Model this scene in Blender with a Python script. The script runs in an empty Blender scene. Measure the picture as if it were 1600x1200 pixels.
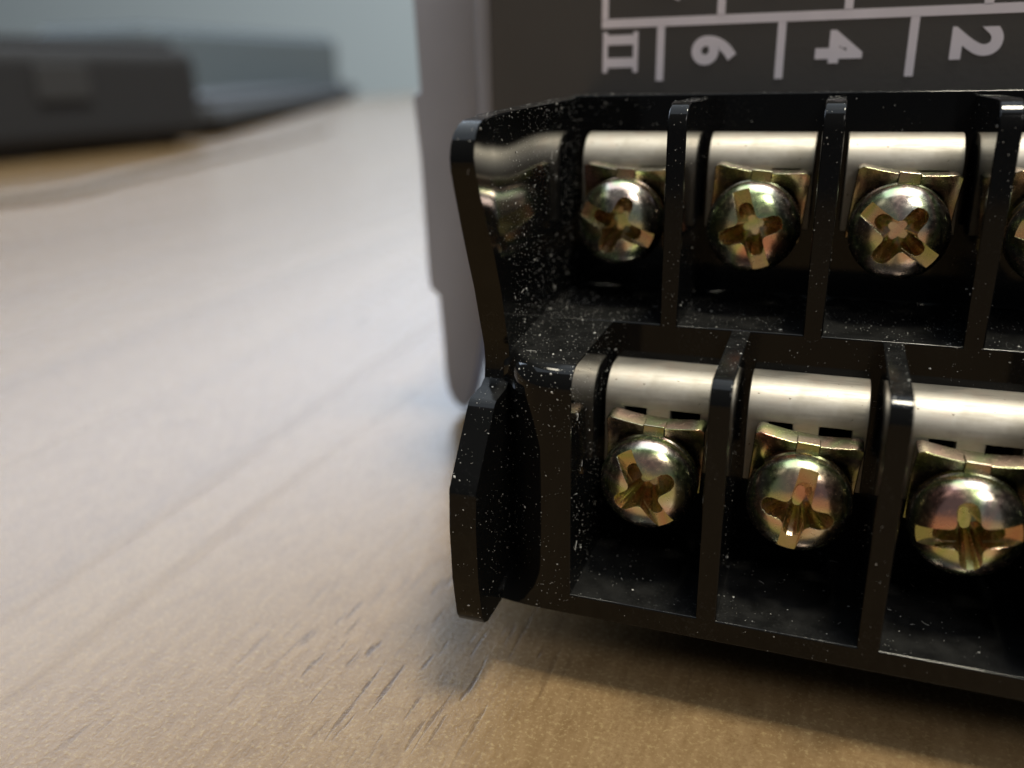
import bpy, bmesh, math, random
from mathutils import Vector, Matrix, noise

random.seed(7)
S = 0.001            # geometry below is written in millimetres, scene in metres
TZ = 19.2            # height of the tier edge (z = 0 of the block drawing) above the table
sc = bpy.context.scene
C = sc.collection

# ------------------------------------------------------------------ camera
cam = bpy.data.cameras.new("camera")
camo = bpy.data.objects.new("camera", cam)
C.objects.link(camo)
R = Matrix(((0.94019458, -0.09784728, -0.32628219),
            (0.34004026, 0.32630794, 0.88198398),
            (-0.02016874, 0.94018564, -0.34006497)))     # columns: right, up, forward
m = Matrix(((R[0][0], R[0][1], -R[0][2]), (R[1][0], R[1][1], -R[1][2]), (R[2][0], R[2][1], -R[2][2]))).to_4x4()
m.translation = Vector((8.0511 * S, -63.3262 * S, (13.9365 + TZ) * S))
camo.matrix_world = m
cam.sensor_width = 36
cam.lens = 36 * 1334.3 / 1600
cam.clip_start = 0.002
cam.clip_end = 60
cam.dof.use_dof = True
cam.dof.focus_distance = 0.0462
cam.dof.aperture_fstop = 23.5
sc.camera = camo

# ------------------------------------------------------------------ world, lamps, exposure
w = bpy.data.worlds.new("World")
sc.world = w
w.use_nodes = True
w.node_tree.nodes["Background"].inputs[0].default_value = (0.86, 0.93, 1.0, 1)
w.node_tree.nodes["Background"].inputs[1].default_value = 0.085


def area(name, loc, target, sx, sy, watt, col):
    l = bpy.data.lights.new(name, 'AREA')
    l.shape = 'RECTANGLE'
    l.size, l.size_y, l.energy, l.color = sx, sy, watt, col
    o = bpy.data.objects.new(name, l)
    C.objects.link(o)
    o.location = loc
    o.rotation_euler = (Vector(target) - Vector(loc)).to_track_quat('-Z', 'Y').to_euler()
    return o


area("ceiling_lamp", (0.27, 0.02, 1.72), (0.0, -0.02, 0.0), 0.34, 0.24, 36.0, (1.0, 0.93, 0.74))
area("front_lamp", (0.70, -0.90, 1.25), (0.0, -0.02, 0.0), 0.70, 0.50, 9.0, (1.0, 0.97, 0.92))
area("ceiling_panels", (0.0, 0.85, 1.95), (0.0, 0.85, 0.0), 3.4, 3.2, 44.0, (0.78, 0.89, 1.0))
area("window_light", (-1.27, 1.85, 1.02), (0.0, 1.35, 0.65), 3.0, 0.82, 42.0, (0.70, 0.82, 1.0))

sc.view_settings.view_transform = 'Standard'
sc.view_settings.look = 'None'
sc.view_settings.exposure = 0
sc.view_settings.gamma = 1
sc.cycles.max_bounces = 8
sc.cycles.glossy_bounces = 5
sc.cycles.use_denoising = True
sc.cycles.caustics_reflective = False
sc.cycles.caustics_refractive = False
sc.cycles.sample_clamp_indirect = 4


# ------------------------------------------------------------------ helpers
def P(x, y, z):
    return (x * S, y * S, (z + TZ) * S)


def link(o, parent=None):
    C.objects.link(o)
    if parent is not None:
        o.parent = parent
    return o


def tag(o, label=None, cat=None, group=None, kind=None):
    if label: o["label"] = label
    if cat: o["category"] = cat
    if group: o["group"] = group
    if kind: o["kind"] = kind
    return o


def mesh_obj(name, bm, mat, parent=None, smooth=35, bevel=0.0, seg=2):
    bmesh.ops.recalc_face_normals(bm, faces=bm.faces[:])
    me = bpy.data.meshes.new(name)
    bm.to_mesh(me)
    bm.free()
    me.materials.append(mat)
    o = bpy.data.objects.new(name, me)
    if smooth:
        me.polygons.foreach_set("use_smooth", [True] * len(me.polygons))
        me.set_sharp_from_angle(angle=math.radians(smooth))
    if bevel:
        b = o.modifiers.new("bevel", 'BEVEL')
        b.width = bevel * S
        b.segments = seg
        b.limit_method = 'ANGLE'
        b.angle_limit = math.radians(38)
        b.harden_normals = True
    return link(o, parent)


def pt(q, off):
    return Vector((q[0] * S, q[1] * S, q[2] * S)) + off


OFF = Vector((0, 0, TZ * S))


def add_prism(bm, prof, x0, x1, off=OFF):
    """profile in (y, z), swept along x"""
    a = [bm.verts.new(pt((x0, y, z), off)) for y, z in prof]
    b = [bm.verts.new(pt((x1, y, z), off)) for y, z in prof]
    n = len(prof)
    for i in range(n):
        j = (i + 1) % n
        bm.faces.new((a[i], a[j], b[j], b[i]))
    bm.faces.new(a[::-1])
    bm.faces.new(b)


def add_sheet(bm, poly, y0, y1, off=OFF):
    """outline in (x, z), given thickness along y"""
    a = [bm.verts.new(pt((x, y0, z), off)) for x, z in poly]
    b = [bm.verts.new(pt((x, y1, z), off)) for x, z in poly]
    n = len(poly)
    for i in range(n):
        j = (i + 1) % n
        bm.faces.new((a[i], a[j], b[j], b[i]))
    bm.faces.new(a[::-1])
    bm.faces.new(b)


def add_box(bm, x0, x1, y0, y1, z0, z1, off=OFF):
    add_prism(bm, [(y0, z0), (y1, z0), (y1, z1), (y0, z1)], x0, x1, off)


def add_lathe(bm, prof, n=64, off=Vector()):
    """profile (radius, y) spun round the y axis"""
    rings = []
    for r, y in prof:
        if r < 1e-6:
            rings.append([bm.verts.new(pt((0, y, 0), off))])
        else:
            rings.append([bm.verts.new(pt((r * math.cos(2 * math.pi * k / n), y, r * math.sin(2 * math.pi * k / n)), off)) for k in range(n)])
    for a, b in zip(rings[:-1], rings[1:]):
        for k in range(n):
            q = (k + 1) % n
            if len(a) == 1 and len(b) == 1: continue
            if len(a) == 1: bm.faces.new((a[0], b[q], b[k]))
            elif len(b) == 1: bm.faces.new((a[k], a[q], b[0]))
            else: bm.faces.new((a[k], a[q], b[q], b[k]))


def arc(cy, cz, r, a0, a1, n):
    return [(cy + r * math.cos(math.radians(a0 + (a1 - a0) * i / n)), cz + r * math.sin(math.radians(a0 + (a1 - a0) * i / n))) for i in range(n + 1)]


# ------------------------------------------------------------------ materials
class NT:
    def __init__(self, name):
        self.m = bpy.data.materials.new(name)
        self.m.use_nodes = True
        self.t = self.m.node_tree
        self.b = self.t.nodes["Principled BSDF"]

    def n(self, typ, **kw):
        x = self.t.nodes.new(typ)
        for k, v in kw.items():
            if k in x.inputs: x.inputs[k].default_value = v
            else: setattr(x, k, v)
        return x

    def l(self, a, b): self.t.links.new(a, b)

    def coord(self, scale=(1, 1, 1), rot=(0, 0, 0), out='Object'):
        c = self.n('ShaderNodeTexCoord')
        mp = self.n('ShaderNodeMapping')
        mp.inputs['Scale'].default_value = scale
        mp.inputs['Rotation'].default_value = rot
        self.l(c.outputs[out], mp.inputs[0])
        return mp.outputs[0]

    def noise(self, v, scale, detail=3, rough=0.55, dist=0.0):
        x = self.n('ShaderNodeTexNoise')
        x.inputs['Scale'].default_value = scale
        x.inputs['Detail'].default_value = detail
        x.inputs['Roughness'].default_value = rough
        x.inputs['Distortion'].default_value = dist
        self.l(v, x.inputs['Vector'])
        return x

    def ramp(self, fac, stops):
        x = self.n('ShaderNodeValToRGB')
        e = x.color_ramp.elements
        while len(e) < len(stops): e.new(0.5)
        for el, (p, c) in zip(e, stops):
            el.position = p
            el.color = (*c, 1) if len(c) == 3 else c
        self.l(fac, x.inputs[0])
        return x.outputs[0]

    def mix(self, fac, a, b, blend='MIX'):
        x = self.n('ShaderNodeMix', data_type='RGBA', blend_type=blend)
        for s, v in ((x.inputs[0], fac), (x.inputs[6], a), (x.inputs[7], b)):
            if isinstance(v, (int, float)): s.default_value = v
            elif isinstance(v, tuple): s.default_value = (*v, 1)
            else: self.l(v, s)
        return x.outputs[2]

    def bump(self, h, strength, dist):
        x = self.n('ShaderNodeBump')
        x.inputs['Strength'].default_value = strength
        x.inputs['Distance'].default_value = dist
        self.l(h, x.inputs['Height'])
        self.l(x.outputs[0], self.b.inputs['Normal'])

    def set(self, **kw):
        for k, v in kw.items():
            s = self.b.inputs[k.replace('_', ' ')]
            if isinstance(v, tuple): s.default_value = (*v, 1)
            elif isinstance(v, (int, float)): s.default_value = v
            else: self.l(v, s)


g = (lambda v: (v, v, v))


def black_plastic():
    t = NT("black_plastic")
    v = t.coord()
    big = t.noise(v, 160, 4)
    fine = t.noise(v, 5200, 3, 0.7)
    film = t.ramp(big.outputs[0], [(0.50, g(0.0)), (0.80, g(1.0))])
    grit = t.ramp(fine.outputs[0], [(0.55, g(0.0)), (0.72, g(1.0))])
    dusty = t.mix(1.0, film, grit, 'MULTIPLY')
    geo = t.n('ShaderNodeNewGeometry')
    sx = t.n('ShaderNodeSeparateXYZ')
    t.l(geo.outputs['True Normal'], sx.inputs[0])
    up = t.ramp(sx.outputs[2], [(0.75, g(0.0)), (0.95, g(0.30))])
    mid = t.noise(v, 900, 4, 0.6)
    settled = t.mix(1.0, up, t.ramp(mid.outputs[0], [(0.35, g(0.25)), (0.65, g(1.0))]), 'MULTIPLY')
    dusty = t.mix(1.0, dusty, settled, 'ADD')
    col = t.mix(dusty, (0.0042, 0.0042, 0.0043), (0.036, 0.036, 0.035))
    rough = t.mix(dusty, g(0.075), g(0.45))
    t.set(Base_Color=col, Roughness=rough)
    t.b.inputs['Specular IOR Level'].default_value = 0.27
    t.bump(fine.outputs[0], 0.03, 0.00002)
    return t.m


def grey_plastic(name, c, r):
    t = NT(name)
    v = t.coord()
    f = t.noise(v, 2600, 3, 0.6)
    b = t.noise(v, 90, 3)
    col = t.mix(t.ramp(b.outputs[0], [(0.3, g(0)), (0.8, g(1))]), tuple(x * 0.92 for x in c), tuple(min(1, x * 1.1) for x in c))
    t.set(Base_Color=col, Roughness=r)
    t.bump(f.outputs[0], 0.25, 0.00006)
    return t.m


def plate_metal():
    t = NT("plate_metal")
    v = t.coord(scale=(0.12, 1, 1))
    br = t.noise(v, 5200, 3, 0.6)
    v2 = t.coord()
    bl = t.noise(v2, 420, 4, 0.6)
    tint = t.ramp(bl.outputs[0], [(0.30, (0.31, 0.285, 0.245)), (0.5, (0.385, 0.36, 0.32)), (0.68, (0.365, 0.315, 0.27))])
    sp = t.noise(v2, 2600, 2, 0.5)
    spot = t.ramp(sp.outputs[0], [(0.72, g(0)), (0.77, g(1))])
    t.set(Base_Color=t.mix(spot, tint, (0.12, 0.10, 0.08)), Metallic=1.0,
          Roughness=t.ramp(br.outputs[0], [(0.3, g(0.48)), (0.7, g(0.62))]))
    t.bump(br.outputs[0], 0.10, 0.00002)
    return t.m


def chromate(name, seed):
    """yellow-passivated zinc: the film shifts between straw, green and pink"""
    t = NT(name)
    v = t.coord()
    dk = (0.50, 0.47, 0.44) if "washer" in name else ((0.74, 0.66, 0.55) if "recess" in name else (1.0, 1.0, 1.0))  # recess: warmer film tint, also darkened in place of shade
    mp = t.n('ShaderNodeMapping')
    mp.inputs['Location'].default_value = (seed * 0.37, seed * 0.11, seed * 0.23)
    t.l(v, mp.inputs[0])
    oi = t.n('ShaderNodeObjectInfo')
    sh = t.n('ShaderNodeVectorMath', operation='SCALE')
    t.l(mp.outputs[0], sh.inputs[0])
    sh.inputs['Scale'].default_value = 1.0
    ad = t.n('ShaderNodeVectorMath', operation='ADD')
    t.l(sh.outputs[0], ad.inputs[0])
    t.l(oi.outputs['Random'], ad.inputs[1])
    nz = t.noise(ad.outputs[0], 230, 2, 0.4, 0.5)
    lw = t.n('ShaderNodeLayerWeight')
    lw.inputs[0].default_value = 0.5
    mth = t.n('ShaderNodeMath', operation='MULTIPLY_ADD')
    t.l(lw.outputs['Facing'], mth.inputs[0])
    mth.inputs[1].default_value = 0.30
    t.l(nz.outputs[0], mth.inputs[2])
    col = t.ramp(mth.outputs[0], [(0.36, (0.844, 0.477, 0.402)), (0.43, (0.910, 0.759, 0.492)), (0.50, (0.652, 0.803, 0.385)),
                                  (0.57, (0.885, 0.885, 0.734)), (0.64, (0.890, 0.656, 0.573)), (0.72, (0.619, 0.786, 0.435)), (0.82, (0.875, 0.674, 0.591)), (0.92, (0.842, 0.842, 0.692))])
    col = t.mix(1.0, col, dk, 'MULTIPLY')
    gr = t.noise(v, 3000, 4, 0.65)
    t.set(Base_Color=col, Metallic=1.0, Roughness=t.ramp(gr.outputs[0], [(0.35, g(0.17)), (0.75, g(0.33))]))
    lo = t.noise(v, 900, 3, 0.6)
    t.bump(lo.outputs[0], 0.10, 0.00006)
    return t.m


def simple(name, c, r, metal=0.0):
    t = NT(name)
    v = t.coord()
    f = t.noise(v, 300, 3)
    t.set(Base_Color=t.mix(f.outputs[0], tuple(x * 0.85 for x in c), tuple(min(1, x * 1.12) for x in c)), Roughness=r, Metallic=metal)
    return t.m


def wood_laminate():
    t = NT("wood_laminate")
    rz = math.radians(-12)
    v = t.coord(scale=(1, 0.055, 1), rot=(0, 0, rz))
    v2 = t.coord(scale=(1, 0.25, 1), rot=(0, 0, rz))
    v3 = t.coord()
    broad = t.noise(v, 70, 4, 0.55, 0.5)
    fib = t.noise(v2, 1500, 4, 0.65)
    pores = t.noise(t.coord(scale=(1, 0.09, 1), rot=(0, 0, rz)), 2300, 2, 0.5)
    speck = t.noise(v3, 3600, 4, 0.7)
    col = t.ramp(broad.outputs[0], [(0.28, (0.122, 0.072, 0.033)), (0.5, (0.164, 0.102, 0.048)), (0.74, (0.204, 0.134, 0.068))])
    col = t.mix(0.38, col, t.ramp(fib.outputs[0], [(0.3, (0.095, 0.056, 0.024)), (0.7, (0.247, 0.173, 0.093))]))
    # open pores: a loose patch beside the block, fainter everywhere else
    ds = t.n('ShaderNodeVectorMath', operation='DISTANCE')
    t.l(v3, ds.inputs[0])
    ds.inputs[1].default_value = (-0.0140, -0.0240, 0.0)
    near = t.ramp(ds.outputs['Value'], [(0.004, g(1)), (0.0135, g(0))])
    patch = t.mix(1.0, near, t.ramp(t.noise(v3, 45, 2).outputs[0], [(0.56, g(0)), (0.66, g(1))]), 'ADD')
    pm = t.mix(1.0, t.ramp(pores.outputs[0], [(0.60, g(0)), (0.66, g(0.85))]), patch, 'MULTIPLY')
    streak = t.ramp(t.noise(t.coord(scale=(1, 0.035, 1), rot=(0, 0, rz)), 210, 3, 0.5).outputs[0], [(0.57, g(0)), (0.74, g(1))])
    col = t.mix(t.mix(1.0, streak, g(0.15), 'MULTIPLY'), col, (0.085, 0.052, 0.024))
    col = t.mix(pm, col, (0.051, 0.027, 0.012))
    col = t.mix(t.ramp(speck.outputs[0], [(0.54, g(0)), (0.70, g(0.45))]), col, (0.343, 0.267, 0.131))
    col = t.mix(t.ramp(speck.outputs[0], [(0.33, g(0.4)), (0.44, g(0))]), col, (0.080, 0.046, 0.019))
    rough = t.ramp(speck.outputs[0], [(0.3, g(0.19)), (0.75, g(0.33))])
    rough = t.mix(t.mix(1.0, streak, g(0.20), 'MULTIPLY'), rough, g(0.60))
    t.set(Base_Color=col, Roughness=rough)
    t.b.inputs['Specular IOR Level'].default_value = 0.38
    h = t.mix(0.5, speck.outputs[0], t.mix(pm, fib.outputs[0], g(0.0)))
    t.bump(h, 0.38, 0.00012)
    return t.m


M_black = black_plastic()
M_house = grey_plastic("grey_housing_plastic", (0.375, 0.39, 0.455), 0.5)
M_panel = grey_plastic("dark_label_plastic", (0.072, 0.066, 0.062), 0.45)
M_print = simple("pale_print", (0.80, 0.74, 0.80), 0.6)
M_plate = plate_metal()
M_chrom = chromate("yellow_chromate_zinc", 1.0)
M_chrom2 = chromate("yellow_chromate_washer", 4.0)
M_chrom3 = chromate("yellow_chromate_shaded_recess", 7.0)
M_wood = wood_laminate()
M_dust = simple("dust", (0.44, 0.43, 0.41), 0.9)
M_wall = simple("pale_blue_paint", (0.80, 0.90, 0.97), 0.8)
M_case = simple("dark_case_paint", (0.013, 0.0135, 0.017), 0.8)
M_cab = simple("blue_grey_paint", (0.13, 0.160, 0.185), 0.85)
M_tag = simple("grey_vent", (0.032, 0.033, 0.037), 0.6)
M_bar = simple("dark_grey_paint", (0.024, 0.026, 0.031), 0.85)
M_band = simple("grey_band", (0.24, 0.215, 0.20), 0.6)

# ------------------------------------------------------------------ the setting: table, wall
bm = bmesh.new()
tz = -TZ
add_box(bm, -800, 900, -420, 1900, tz - 28, tz)
table = mesh_obj("table_top", bm, M_wood, None, smooth=0)
tag(table, "brown wood grain laminate table top under the device", kind="structure")

bm = bmesh.new()
add_box(bm, -3200, 2600, 2600, 2680, -900, 2400)
tag(mesh_obj("back_wall", bm, M_wall, None, smooth=0), kind="structure")

# ------------------------------------------------------------------ blurred things far behind on the table
a_ = math.radians(0)


def spun(name, cx, cy, ang, w_, d_, h_, mat, label, cat):
    """upright casing: body with a top lid lip and feet, standing on the table"""
    e = bpy.data.objects.new(name, None)
    e.empty_display_size = 0.02
    link(e)
    e.location = (cx * S, cy * S, 0)
    e.rotation_euler = (0, 0, ang)
    tag(e, label, cat)
    z0 = Vector((0, 0, 0))
    b = bmesh.new()
    add_box(b, -w_ / 2, w_ / 2, -d_ / 2, d_ / 2, 3, h_ - 4, z0)
    mesh_obj("body", b, mat, e, bevel=9, seg=5)
    b = bmesh.new()
    add_box(b, -w_ / 2 + 9, w_ / 2 - 9, -d_ / 2 + 9, d_ / 2 - 9, h_ - 4.1, h_, z0)
    mesh_obj("lid", b, mat, e, bevel=3.5, seg=4)
    for sx in (-1, 1):
        for sy in (-1, 1):
            b = bmesh.new()
            add_box(b, sx * w_ * .42 - 5, sx * w_ * .42 + 5, sy * d_ * .38 - 5, sy * d_ * .38 + 5, 0, 3, z0)
            mesh_obj("foot", b, M_case, e, bevel=.6)
    return e


def px(x, y, depth):
    """photo pixel and distance along the view axis (mm) -> world mm"""
    d = Vector(((x - 800) / 1334.3, -(y - 600) / 1334.3, 1.0)) * depth
    v = R @ d
    return v.x + 8.0511, v.y - 63.3262, v.z + 13.9365 + TZ


def on_table(x, y):
    d = R @ Vector(((x - 800) / 1334.3, -(y - 600) / 1334.3, 1.0))
    t_ = (Cz + TZ) / -d.z
    return Vector((Cx + d.x * t_, Cy + d.y * t_))


def along(p, q, w_, h_, *a):
    """casing whose front foot line runs from p to q on the table, its depth going away from the viewer"""
    d = q - p
    n_ = Vector((-d.y, d.x)).normalized()
    c = (p + q) / 2 + n_ * w_ / 2
    return spun(a[0], c.x, c.y, math.atan2(d.y, d.x), d.length, w_, h_, *a[1:])


Cx, Cy, Cz = 8.0511, -63.3262, 13.9365
p0, p1 = on_table(0, 258), on_table(330, 224)
p0 = p0 - (p1 - p0) * 0.8
case = along(p0, p1, 130, 55, "instrument_case", M_case, "blurred dark case at the far left edge of the table", "case")
b = bmesh.new()
add_box(b, 12, 40, -66.8, -65.2, 26, 43, Vector())
mesh_obj("vent_plate", b, M_tag, case, bevel=.8, seg=3)
bar = along(on_table(345, 216), on_table(560, 152), 120, 24, "low_case", M_bar, "long low dark grey case leading away behind the dark case", "case")
p0, p1 = on_table(250, 176), on_table(535, 156)
cab = along(p0, p1, 160, 98, "equipment_cabinet", M_cab, "blurred blue-grey cabinet behind the dark cases, below the pale wall", "cabinet")

# thin round grey band along the foot of the case
bm = bmesh.new()
path = [(-300, 40), (-222, 126), (-232, 190), (-255, 270), (-284, 366), (-318, 470)]
pts = []
for i in range(len(path) - 1):
    for k in range(8):
        u = k / 8
        p0 = path[max(i - 1, 0)]; p1 = path[i]; p2 = path[i + 1]; p3 = path[min(i + 2, len(path) - 1)]
        f = lambda c: 0.5 * (2 * p1[c] + (p2[c] - p0[c]) * u + (2 * p0[c] - 5 * p1[c] + 4 * p2[c] - p3[c]) * u * u + (3 * p1[c] - p0[c] - 3 * p2[c] + p3[c]) * u ** 3)
        pts.append(Vector((f(0), f(1), 1.5)))
prev = None
for i, p in enumerate(pts):
    d = (pts[min(i + 1, len(pts) - 1)] - pts[max(i - 1, 0)]).normalized()
    s_ = Vector((-d.y, d.x, 0)); u_ = Vector((0, 0, 1))
    ring = [bm.verts.new((p + s_ * 1.5 * math.cos(k * math.pi / 4) + u_ * 1.5 * math.sin(k * math.pi / 4)) * S) for k in range(8)]
    if prev:
        for k in range(8): bm.faces.new((prev[k], prev[(k + 1) % 8], ring[(k + 1) % 8], ring[k]))
    else: bm.faces.new(ring)
    prev = ring
bm.faces.new(prev[::-1])
tag(mesh_obj("band", bm, M_band, None), "thin grey band lying on the table in front of the dark case", "band")

# ------------------------------------------------------------------ the device
unit = bpy.data.objects.new("control_module", None)
unit.empty_display_size = 0.02
link(unit)
tag(unit, "grey control module with a black two-tier screw terminal block", "control module")

# housing, with the end flange whose foot stands on the table
bm = bmesh.new()
add_box(bm, -18.4, 46, 1.6, 78, -19.15, 34)
housing = mesh_obj("housing", bm, M_house, unit, bevel=0.5)
fl_px = [(644, 0), (655, 143), (644, 149), (656, 250), (668, 430), (671, 452), (684, 461), (690, 520), (695, 585), (699, 608), (706, 624), (716, 635),
         (728, 640), (735, 628), (742, 598), (750, 560), (756, 520)]
def to_y(q, y):
    d = R @ Vector(((q[0] - 800) / 1334.3, -(q[1] - 600) / 1334.3, 1.0))
    t_ = (y - Cy) / d.y
    return (Cx + d.x * t_, Cz + d.z * t_)


# outline measured at the flange's own distance
FY = 12.9
fl = [to_y(q, FY) for q in fl_px]
rx = to_y((745, 60), FY)[0]
fl = [(fl[0][0] - 0.1, 34.0)] + fl + [(rx, fl[-1][1] + 2.0), (rx, 34.0)]
bm = bmesh.new()
add_sheet(bm, fl, FY, FY + 2.6)
mesh_obj("end_flange", bm, M_house, housing, bevel=0.25)
bm = bmesh.new()
add_box(bm, rx - 1.0, -18.0, FY + 2.7, 60, -4, 33)
mesh_obj("side_rail", bm, M_house, housing, bevel=0.3)

# label panel with printed grid
bm = bmesh.new()
add_box(bm, -16.6, 45.5, 0.0, 1.6, -16.0, 33.4)
panel = mesh_obj("label_panel", bm, M_panel, unit, bevel=0.35)


def strip(x0, x1, z0, z1, name="printed_line"):
    b = bmesh.new()
    add_box(b, x0, x1, -0.035, 0.05, z0, z1)
    return mesh_obj(name, b, M_print, panel, smooth=0)


LX = -3.87
strip(-8.05, 36.4, 16.88, 17.46)
strip(-8.05, -7.6, 17.42, 24.0)
strip(-8.05, 36.4, 24.0, 24.5)
for k in range(5):
    strip(LX + 8 * k - .26, LX + 8 * k + .26, 13.35, 16.9)
for k in range(5):
    strip(LX + 4 + 8 * k - .26, LX + 4 + 8 * k + .26, 17.42, 24.0)


def digit(ch, cx, cz, size=3.75):
    cu = bpy.data.curves.new("digit", 'FONT')
    cu.body = ch
    cu.size = size
    cu.extrude = 0.03
    cu.offset = 0.15
    cu.align_x = 'CENTER'
    cu.resolution_u = 6
    tmp = bpy.data.objects.new("tmp", cu)
    C.objects.link(tmp)
    bpy.context.view_layer.update()
    me = bpy.data.meshes.new_from_object(tmp.evaluated_get(bpy.context.evaluated_depsgraph_get()))
    bpy.data.objects.remove(tmp)
    xs = [v.co.x for v in me.vertices]; ys = [v.co.y for v in me.vertices]
    mx, my = (min(xs) + max(xs)) / 2, (min(ys) + max(ys)) / 2
    for v in me.vertices:
        x, y, z = v.co
        v.co = Vector(((cx + (y - my)) * S, (-0.01 - z) * S, (cz - (x - mx) + TZ) * S))
    me.name = "digit"
    me.materials.clear()
    me.materials.append(M_print)
    return link(bpy.data.objects.new("digit", me), panel)


for ch, k in (("6", 0), ("4", 1), ("2", 2)):
    digit(ch, LX + 4 + 8 * k - .35, 15.25)
for ch, k in (("7", 0), ("5", 1), ("3", 2), ("1", 3)):
    digit(ch, LX + 8 * k - .3, 19.45)
# the two-bar numeral: bars lie on their side, joined by serifs
bm = bmesh.new()
for z0, z1 in ((15.78, 16.42), (14.28, 14.92)):
    add_box(bm, -7.9, -5.5, -0.035, 0.05, z0, z1)
for x0 in (-7.95, -5.78):
    add_box(bm, x0, x0 + .33, -0.04, 0.05, 13.95, 16.62)
mesh_obj("numeral", bm, M_print, panel, smooth=0)

# ---- black terminal block
XE = 36.0
prof = [(-0.1, 12.6), (-6.0, 12.6), (-6.0, 0.0), (-15.0, 0.0), (-15.0, -14.7), (-0.1, -14.7)]
bm = bmesh.new()
add_prism(bm, prof, -8.4, XE)
add_box(bm, -4.2, XE - .8, -24.0, -15.0, -14.7, -13.4)
block = mesh_obj("terminal_block", bm, M_black, unit, bevel=0.10)

# end plate: every row of the profile has its own front edge
prof_f = [(-14.72, -26.0), (-14.5, -26.5), (-14.0, -26.8), (-11.5, -27.15), (-8.5, -27.2), (-6.3, -27.0), (-5.3, -26.25), (-4.3, -25.45), (-3.3, -24.65),
          (-2.5, -24.0), (-2.35, -23.7), (-2.22, -22.2), (-1.9, -21.6), (-1.0, -21.45), (0.0, -21.55), (1.5, -22.05), (3.4, -22.65), (5.2, -23.4),
          (7.0, -24.1), (8.8, -24.75), (9.7, -25.05), (10.3, -25.1), (10.9, -24.9), (11.4, -24.5), (11.75, -23.9), (11.95, -23.1), (12.0, -22.2)]


def f_of(z):
    for (z0, y0), (z1, y1) in zip(prof_f[:-1], prof_f[1:]):
        if z0 <= z <= z1:
            return y0 + (y1 - y0) * (z - z0) / (z1 - z0)
    return prof_f[-1][1] if z > 0 else prof_f[0][1]


def x_in(y, xf=-7.5):
    s_ = min(1, max(0, (y + 22.5) / 16.5))
    return xf - 0.45 * (1 - (1 - s_) ** 2)


def twist(y, z):
    # moulded wall leans outwards a little near its free edge
    return 0.10 * max(0.0, z - 5.5) * math.exp(-((y + 21.0) / 5.0) ** 2)


def end_plate(mirror=False):
    bm = bmesh.new()
    zs = []
    for (z0, _), (z1, _) in zip(prof_f[:-1], prof_f[1:]):
        n = max(1, int((z1 - z0) / 0.35))
        zs += [z0 + (z1 - z0) * k / n for k in range(n)]
    zs.append(prof_f[-1][0])
    nc = 26
    inn, out = [], []
    for z in zs:
        yf = f_of(z)
        ys = [yf + (-0.3 - yf) * (k / nc) ** 1.25 for k in range(nc + 1)]
        top = 0.6 * max(0, (z - 11.0))          # top edge climbs a little towards the back
        mk = lambda x, y, k: bm.verts.new(pt(((XE * 1.0 - 8.4 - x) if mirror else x, y, z + top * (k / nc)), OFF))
        inn.append([mk(x_in(y) - twist(y, z), y, k) for k, y in enumerate(ys)])
        out.append([mk(-9.0 if y < -21 else -9.3, y, k) for k, y in enumerate(ys)])
    for i in range(len(zs) - 1):
        for k in range(nc):
            bm.faces.new((inn[i][k], inn[i][k + 1], inn[i + 1][k + 1], inn[i + 1][k]))
            bm.faces.new((out[i][k], out[i + 1][k], out[i + 1][k + 1], out[i][k + 1]))
        bm.faces.new((inn[i][0], inn[i + 1][0], out[i + 1][0], out[i][0]))
        bm.faces.new((inn[i][nc], out[i][nc], out[i + 1][nc], inn[i + 1][nc]))
    for k in range(nc):
        bm.faces.new((inn[0][k], out[0][k], out[0][k + 1], inn[0][k + 1]))
        bm.faces.new((inn[-1][k], inn[-1][k + 1], out[-1][k + 1], out[-1][k]))
    return bm


plate_l = mesh_obj("end_plate", end_plate(), M_black, block, smooth=40, bevel=0.16, seg=3)
plate_r = mesh_obj("end_plate", end_plate(True), M_black, block, smooth=40, bevel=0.16, seg=3)

# solid ends of the lower tier
lo_prof = [(-14.9, -0.03)] + arc(-22.7, -1.45, 1.297, 90, 180, 8) + [(-23.997, -13.6), (-14.9, -13.6)]
lo_prof = [(y, z + (0.0 if i else 0.0)) for i, (y, z) in enumerate(lo_prof)]
# (its front face curves back into the root of the end plate)
bm = bmesh.new()
cols = []
for x, back in [(-3.3, 0), (-4.0, 0), (-4.7, .02), (-5.2, .10), (-5.7, .28), (-6.1, .52), (-6.5, .85), (-6.85, 1.25), (-7.15, 1.7), (-7.4, 2.1), (-7.9, 2.4)]:
    pr = [(-14.9, -0.03)] + [(y + back, z) for y, z in arc(-22.7, -1.45, 1.297, 90, 180, 10) + [(-23.997, -12.4)]]
    pr += [(-23.997 + back * .7, -13.5), (-23.997 + back * .25, -14.3), (-23.997 + back * .1, -14.69), (-14.9, -14.69)]
    cols.append([bm.verts.new(pt((x, y, z), OFF)) for y, z in pr])
for c0, c1 in zip(cols[:-1], cols[1:]):
    for q in range(len(c0)):
        bm.faces.new((c0[q], c0[(q + 1) % len(c0)], c1[(q + 1) % len(c0)], c1[q]))
bm.faces.new(cols[0]); bm.faces.new(cols[-1][::-1])
endblk = mesh_obj("end_block", bm, M_black, block, smooth=32, bevel=0.08)
bm = bmesh.new()
add_prism(bm, [(-14.9, -0.03)] + arc(-22.7, -1.45, 1.297, 90, 180, 8) + [(-23.997, -14.69), (-14.9, -14.69)], 32.0, XE - .6)
mesh_obj("end_block", bm, M_black, block, bevel=0.08)

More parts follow.
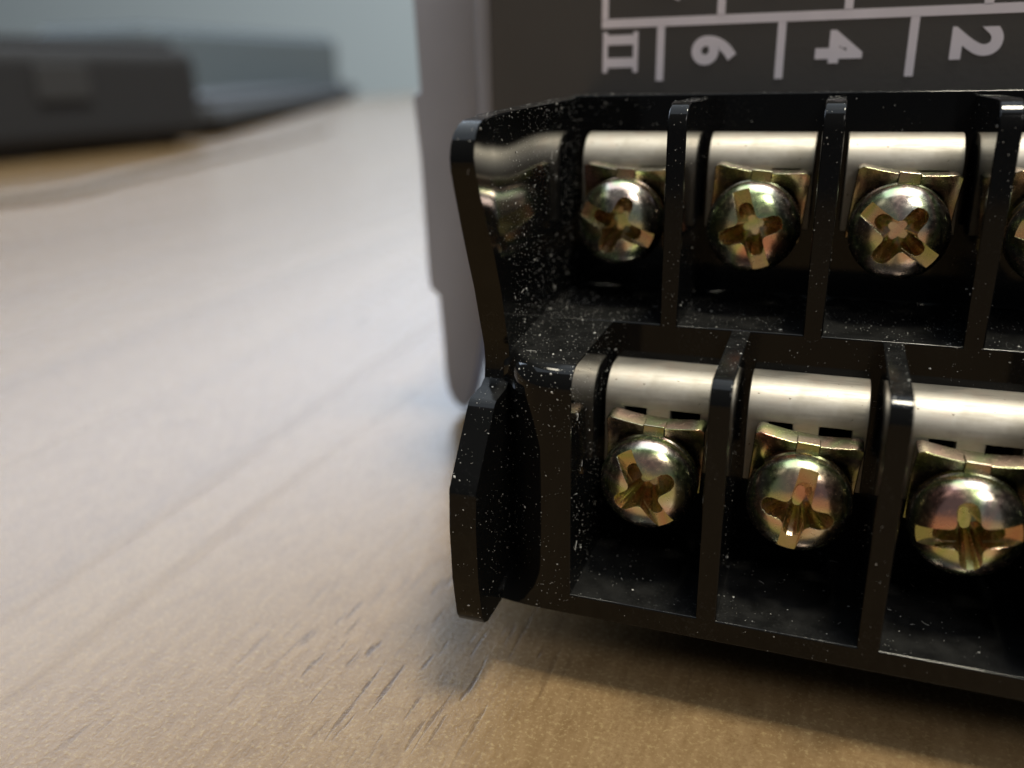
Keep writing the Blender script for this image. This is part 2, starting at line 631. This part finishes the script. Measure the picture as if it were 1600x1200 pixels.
# dividers between the terminals
bm = bmesh.new()
add_prism(bm, [(-5.9, 12.35)] + arc(-13.5, 10.9, 1.497, 90, 180, 8) + [(-14.997, -0.2), (-5.9, -0.2)], -0.53, 0.53, Vector((0, 0, 0)))
up0 = mesh_obj("divider", bm, M_black, block, bevel=0.10)
bm = bmesh.new()
add_prism(bm, lo_prof, -0.53, 0.53, Vector((0, 0, 0)))
lo0 = mesh_obj("divider", bm, M_black, block, bevel=0.10)
dividers = [up0, lo0]
up0.location = P(0, 0, 0)
lo0.location = P(4.15, 0, 0)
for k in range(1, 4):
    for src, x in ((up0, 8 * k), (lo0, 4.15 + 8 * k)):
        o = src.copy()
        link(o, block)
        o.location = P(x, 0, 0)
        dividers.append(o)

# ---- contact plates: flat tongue bent down over a 2 mm radius
def plate_mesh():
    line = [(0.5, 0.0), (-0.4, 0.0)] + arc(-1.0, -2.0, 2.0, 90, 180, 16) + [(-3.0, -2.5), (-3.0, -5.6)]
    xs = [-3.12, -1.95, -0.7, 0.7, 2.35, 3.12]
    bm = bmesh.new()
    gridv = [[bm.verts.new(pt((x, y, z), Vector())) for x in xs] for y, z in line]
    for i in range(len(line) - 1):
        for c in range(5):
            if i >= len(line) - 3 and c in (1, 3): continue      # two open slots below the bend
            bm.faces.new((gridv[i][c], gridv[i][c + 1], gridv[i + 1][c + 1], gridv[i + 1][c]))
    for v in [v for v in bm.verts if not v.link_faces]: bm.verts.remove(v)
    bmesh.ops.recalc_face_normals(bm, faces=bm.faces[:])
    up = sum((f.normal.z for f in bm.faces))
    if up < 0: bmesh.ops.reverse_faces(bm, faces=bm.faces[:])
    me = bpy.data.meshes.new("contact_plate")
    bm.to_mesh(me); bm.free()
    me.materials.append(M_plate)
    me.polygons.foreach_set("use_smooth", [True] * len(me.polygons))
    o = bpy.data.objects.new("contact_plate", me)
    sd = o.modifiers.new("thickness", 'SOLIDIFY')
    sd.thickness = 0.7 * S; sd.offset = -1
    bv = o.modifiers.new("bevel", 'BEVEL')
    bv.width = 0.07 * S; bv.segments = 2; bv.limit_method = 'ANGLE'; bv.angle_limit = math.radians(45); bv.harden_normals = True
    return link(o, unit)


cp0 = plate_mesh()

# ---- screws: pan head with through slot and cross recess
def head_mesh():
    bm = bmesh.new()
    pr = [(0, 2.3), (1.55, 2.3), (1.55, 0.0), (2.55, 0.0), (2.66, -0.08), (2.68, -0.42)]
    for i in range(1, 15):
        a = math.radians(90 * i / 14)
        pr.append((2.68 * math.cos(a) ** 0.86 if i < 14 else 0, -0.42 - 1.42 * math.sin(a)))
    add_lathe(bm, pr, 72)
    bmesh.ops.recalc_face_normals(bm, faces=bm.faces[:])
    me = bpy.data.meshes.new("screw")
    bm.to_mesh(me); bm.free()
    head = bpy.data.objects.new("tmp_head", me)
    C.objects.link(head)
    cuts = []

    def cutter(fn):
        b = bmesh.new()
        fn(b)
        bmesh.ops.recalc_face_normals(b, faces=b.faces[:])
        m_ = bpy.data.meshes.new("tmp_cut")
        b.to_mesh(m_); b.free()
        o = bpy.data.objects.new("tmp_cut", m_)
        C.objects.link(o)
        cuts.append(o)
        md = head.modifiers.new("cut", 'BOOLEAN')
        md.operation = 'DIFFERENCE'
        md.solver = 'EXACT'
        md.object = o

    def frustum(b, top, bot, y0, y1):
        va = [b.verts.new(pt((x, y0, z), Vector())) for x, z in top]
        vb = [b.verts.new(pt((x, y1, z), Vector())) for x, z in bot]
        n = len(top)
        for i in range(n):
            j = (i + 1) % n
            b.faces.new((va[i], va[j], vb[j], vb[i]))
        b.faces.new(va[::-1]); b.faces.new(vb)

    # through slot along x, floor sloping a little to the rim
    cutter(lambda b: add_prism(b, [(-2.6, -.52), (-2.6, .52), (-1.12, .47), (-1.12, -.47)], -4, 4, Vector()))

    def cross(w_, l_, fil):
        """plus outline with round tips and filleted inner corners"""
        h = w_ / 2
        pts = []
        for k in range(4):
            a0 = math.pi / 2 * k
            ca, sa = math.cos(a0), math.sin(a0)
            loc = [(l_ - h + h * math.cos(math.radians(t_)), h * math.sin(math.radians(t_))) for t_ in (-90, -50, -18, 18, 50, 90)]
            e = h + fil
            loc += [(e - fil * math.sin(math.radians(t_)), e - fil * math.cos(math.radians(t_))) for t_ in (0, 30, 60, 90)]
            for x, z in loc:
                pts.append((x * ca - z * sa, x * sa + z * ca))
        return pts
    cutter(lambda b: frustum(b, cross(1.12, 2.2, .34), cross(0.5, 0.62, .05), -2.1, 0.55))
    bpy.context.view_layer.update()
    out = bpy.data.meshes.new_from_object(head.evaluated_get(bpy.context.evaluated_depsgraph_get()))
    for o in cuts + [head]:
        bpy.data.objects.remove(o)
    out.name = "screw"
    out.materials.clear()
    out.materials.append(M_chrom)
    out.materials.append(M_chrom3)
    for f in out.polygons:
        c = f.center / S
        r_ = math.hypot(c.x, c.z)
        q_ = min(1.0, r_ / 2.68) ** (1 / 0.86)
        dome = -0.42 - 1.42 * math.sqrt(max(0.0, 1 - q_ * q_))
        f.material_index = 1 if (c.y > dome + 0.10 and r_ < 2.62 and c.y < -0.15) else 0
    out.polygons.foreach_set("use_smooth", [True] * len(out.polygons))
    out.set_sharp_from_angle(angle=math.radians(28))
    return out


HEAD = head_mesh()


def make_screw(first=None):
    if first is None:
        s = bpy.data.objects.new("screw", HEAD)
        b_ = s.modifiers.new("bevel", 'BEVEL')
        b_.width = 0.07 * S; b_.segments = 3; b_.limit_method = 'ANGLE'; b_.angle_limit = math.radians(30)
        link(s, unit)
        # split lock ring right behind the head
        bm = bmesh.new()
        n = 60
        prev = None
        g0 = math.radians(8)
        for k in range(n + 1):
            a = g0 + (2 * math.pi - 2 * g0) * k / n
            ty = 0.12 * (k / n - .5)
            sec = [(2.64, 0.02), (2.72, 0.08), (2.72, 0.42), (2.62, 0.50), (1.7, 0.50), (1.7, 0.02)]
            ring = [bm.verts.new(pt((r * math.cos(a), y + ty * .6, r * math.sin(a)), Vector())) for r, y in sec]
            if prev:
                for q in range(6):
                    bm.faces.new((prev[q], prev[(q + 1) % 6], ring[(q + 1) % 6], ring[q]))
            else: bm.faces.new(ring)
            prev = ring
        bm.faces.new(prev[::-1])
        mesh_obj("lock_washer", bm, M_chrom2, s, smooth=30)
        # square saddle washer: top edge sags to the middle, small lug above the ring
        bm = bmesh.new()
        nx = 20
        cols = []
        for k in range(nx + 1):
            x = -2.75 + 5.5 * k / nx
            u = abs(x) / 2.75
            topz = 3.12 + 0.26 * u ** 1.4 - (0.18 if u > .97 else 0)
            bulge = 0.16 * (1 - u * u)
            yf = 0.30 - bulge
            yb = 1.78 - bulge
            cols.append([bm.verts.new(pt((x, yf + 0.75, -0.9), Vector())), bm.verts.new(pt((x, yf + 0.70, topz - 1.55), Vector())),
                         bm.verts.new(pt((x, yf + 0.30, topz - 0.75), Vector())), bm.verts.new(pt((x, yf, topz), Vector())),
                         bm.verts.new(pt((x, yb, topz + .06), Vector())), bm.verts.new(pt((x, yb, -0.9), Vector()))])
        for a, b in zip(cols[:-1], cols[1:]):
            for q in range(6):
                bm.faces.new((a[q], a[(q + 1) % 6], b[(q + 1) % 6], b[q]))
        bm.faces.new(cols[0]); bm.faces.new(cols[-1][::-1])
        add_box(bm, -0.6, 0.6, 0.02, 1.0, 2.62, 3.28, Vector())
        add_box(bm, -0.85, 0.55, 1.1, 2.1, 1.5, 3.05, Vector())
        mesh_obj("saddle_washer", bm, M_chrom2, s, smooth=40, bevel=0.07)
        return s
    s = first.copy()
    link(s, unit)
    for ch in first.children:
        c = ch.copy()
        link(c, s)
    return s


# (x, screw y/z, plate y/z, slot angle as seen, washer tilt)
upper = [(-4.0, -24), (4.0, -72), (12.0, -37), (20.0, -15), (28.0, 50)]
lower = [(0.15, -58), (8.15, 80), (16.15, 10), (24.15, -30)]
first = None
cp_first = True
for row, (yp, zp, zs) in ((upper, (-8.3, 10.3, 5.15)), (lower, (-18.0, -2.2, -7.65))):
    for x, ang in row:
        if cp_first:
            cp = cp0; cp_first = False
        else:
            cp = cp0.copy(); link(cp, unit)
        cp.location = P(x, yp + 3.0, zp)
        s = make_screw(first)
        if first is None: first = s
        # head base sits 2 mm proud of the plate
        s.location = P(x, yp - 2.0, zs)
        s.rotation_euler = (0, math.radians(-ang), 0)
        tilt = random.uniform(2, 7)
        for ch in s.children:
            if ch.name.startswith("saddle"):
                ch.rotation_euler = (0, math.radians(ang + tilt), 0)
            else:
                ch.rotation_euler = (0, random.uniform(0, 6.28), 0)

# ------------------------------------------------------------------ dust on the black plastic
rng = random.Random(3)
tris = []
for o in [block, plate_l, endblk] + dividers:
    off = Vector(o.location)
    me = o.data
    me.calc_loop_triangles()
    for t in me.loop_triangles:
        a, b, c = (me.vertices[i].co + off for i in t.vertices)
        nrm = (b - a).cross(c - a)
        ar = nrm.length / 2
        if ar < 1e-12: continue
        nrm.normalize()
        if nrm.y > 0.3 or nrm.z < -0.3: continue
        cx = (a.x + b.x + c.x) / 3 / S
        tris.append((a, b, c, nrm, ar))
import itertools
cum = list(itertools.accumulate(t[4] for t in tris))
bm = bmesh.new()
made = 0
tries = 0
while made < 12000 and tries < 420000:
    tries += 1
    a, b, c, nrm, ar = rng.choices(tris, cum_weights=cum)[0]
    r1, r2 = rng.random(), rng.random()
    if r1 + r2 > 1: r1, r2 = 1 - r1, 1 - r2
    p = a + (b - a) * r1 + (c - a) * r2
    x, y, z = p.x / S, p.y / S, p.z / S - TZ
    if x > 22 or x < -9.1 or y > -5.0: continue
    d = 0.16
    if x < -2.5: d = 0.8
    if x < -2.5 and -4 < z < 4: d = 2.6
    if nrm.x > .5 and x < -6 and z > 0: d = 1.5
    if x < -6.5 and y < -21: d = 0.45
    if -15.1 < y < -14.9: d = max(d, 0.45)
    if nrm.z > .6: d = max(d, 0.8)
    if z < -12 and y > -23.9: d = 0.6 * math.exp(-(((x + 3.3) % 8.0) / 2.2)) + 0.08
    cl = noise.noise(Vector((x, y, z)) * 0.45) * 0.5 + 0.5
    if rng.random() > d * (cl ** 1.6) * 2.0: continue
    made += 1
    big = rng.random()
    sz = (0.010 + 0.026 * big ** 4 + (0.032 if big > .985 else 0)) * S
    t1 = nrm.orthogonal().normalized()
    t2 = nrm.cross(t1)
    th = rng.random() * 6.28
    u_ = t1 * math.cos(th) + t2 * math.sin(th)
    v_ = nrm.cross(u_)
    el = 1 + 1.2 * rng.random() ** 2
    p = p + nrm * sz * 0.4
    q = [bm.verts.new(p + u_ * sz * el), bm.verts.new(p + v_ * sz), bm.verts.new(p - u_ * sz * el), bm.verts.new(p - v_ * sz),
         bm.verts.new(p + nrm * sz * .6)]
    for k in range(4): bm.faces.new((q[k], q[(k + 1) % 4], q[4]))
# short fibres
for k in range(70):
    while True:
        a, b, c, nrm, ar = rng.choices(tris, cum_weights=cum)[0]
        p = (a + b + c) / 3 * 0.2 + (a * rng.random() + b * rng.random() + c * rng.random()) * 0.0
        r1, r2 = rng.random(), rng.random()
        if r1 + r2 > 1: r1, r2 = 1 - r1, 1 - r2
        p = a + (b - a) * r1 + (c - a) * r2
        if p.x / S < 20 and p.y / S < -6 and (nrm.z > .5 or (p.x / S < -2 and rng.random() < .4) or rng.random() < .2): break
    t1 = nrm.orthogonal().normalized(); t2 = nrm.cross(t1)
    th = rng.random() * 6.28
    ln = rng.uniform(.14, .55) * S
    wd = .008 * S
    bend = rng.uniform(-1.2, 1.2)
    pos = p + nrm * .02 * S
    prev = None
    for i in range(7):
        dr = t1 * math.cos(th) + t2 * math.sin(th)
        sd = nrm.cross(dr)
        ring = [bm.verts.new(pos + sd * wd), bm.verts.new(pos + nrm * wd * 1.6), bm.verts.new(pos - sd * wd)]
        if prev:
            for q in range(3): bm.faces.new((prev[q], prev[(q + 1) % 3], ring[(q + 1) % 3], ring[q]))
        prev = ring
        pos = pos + dr * ln / 6
        th += bend / 6
dust = mesh_obj("dust", bm, M_dust, block, smooth=0)
tag(dust, kind="stuff")
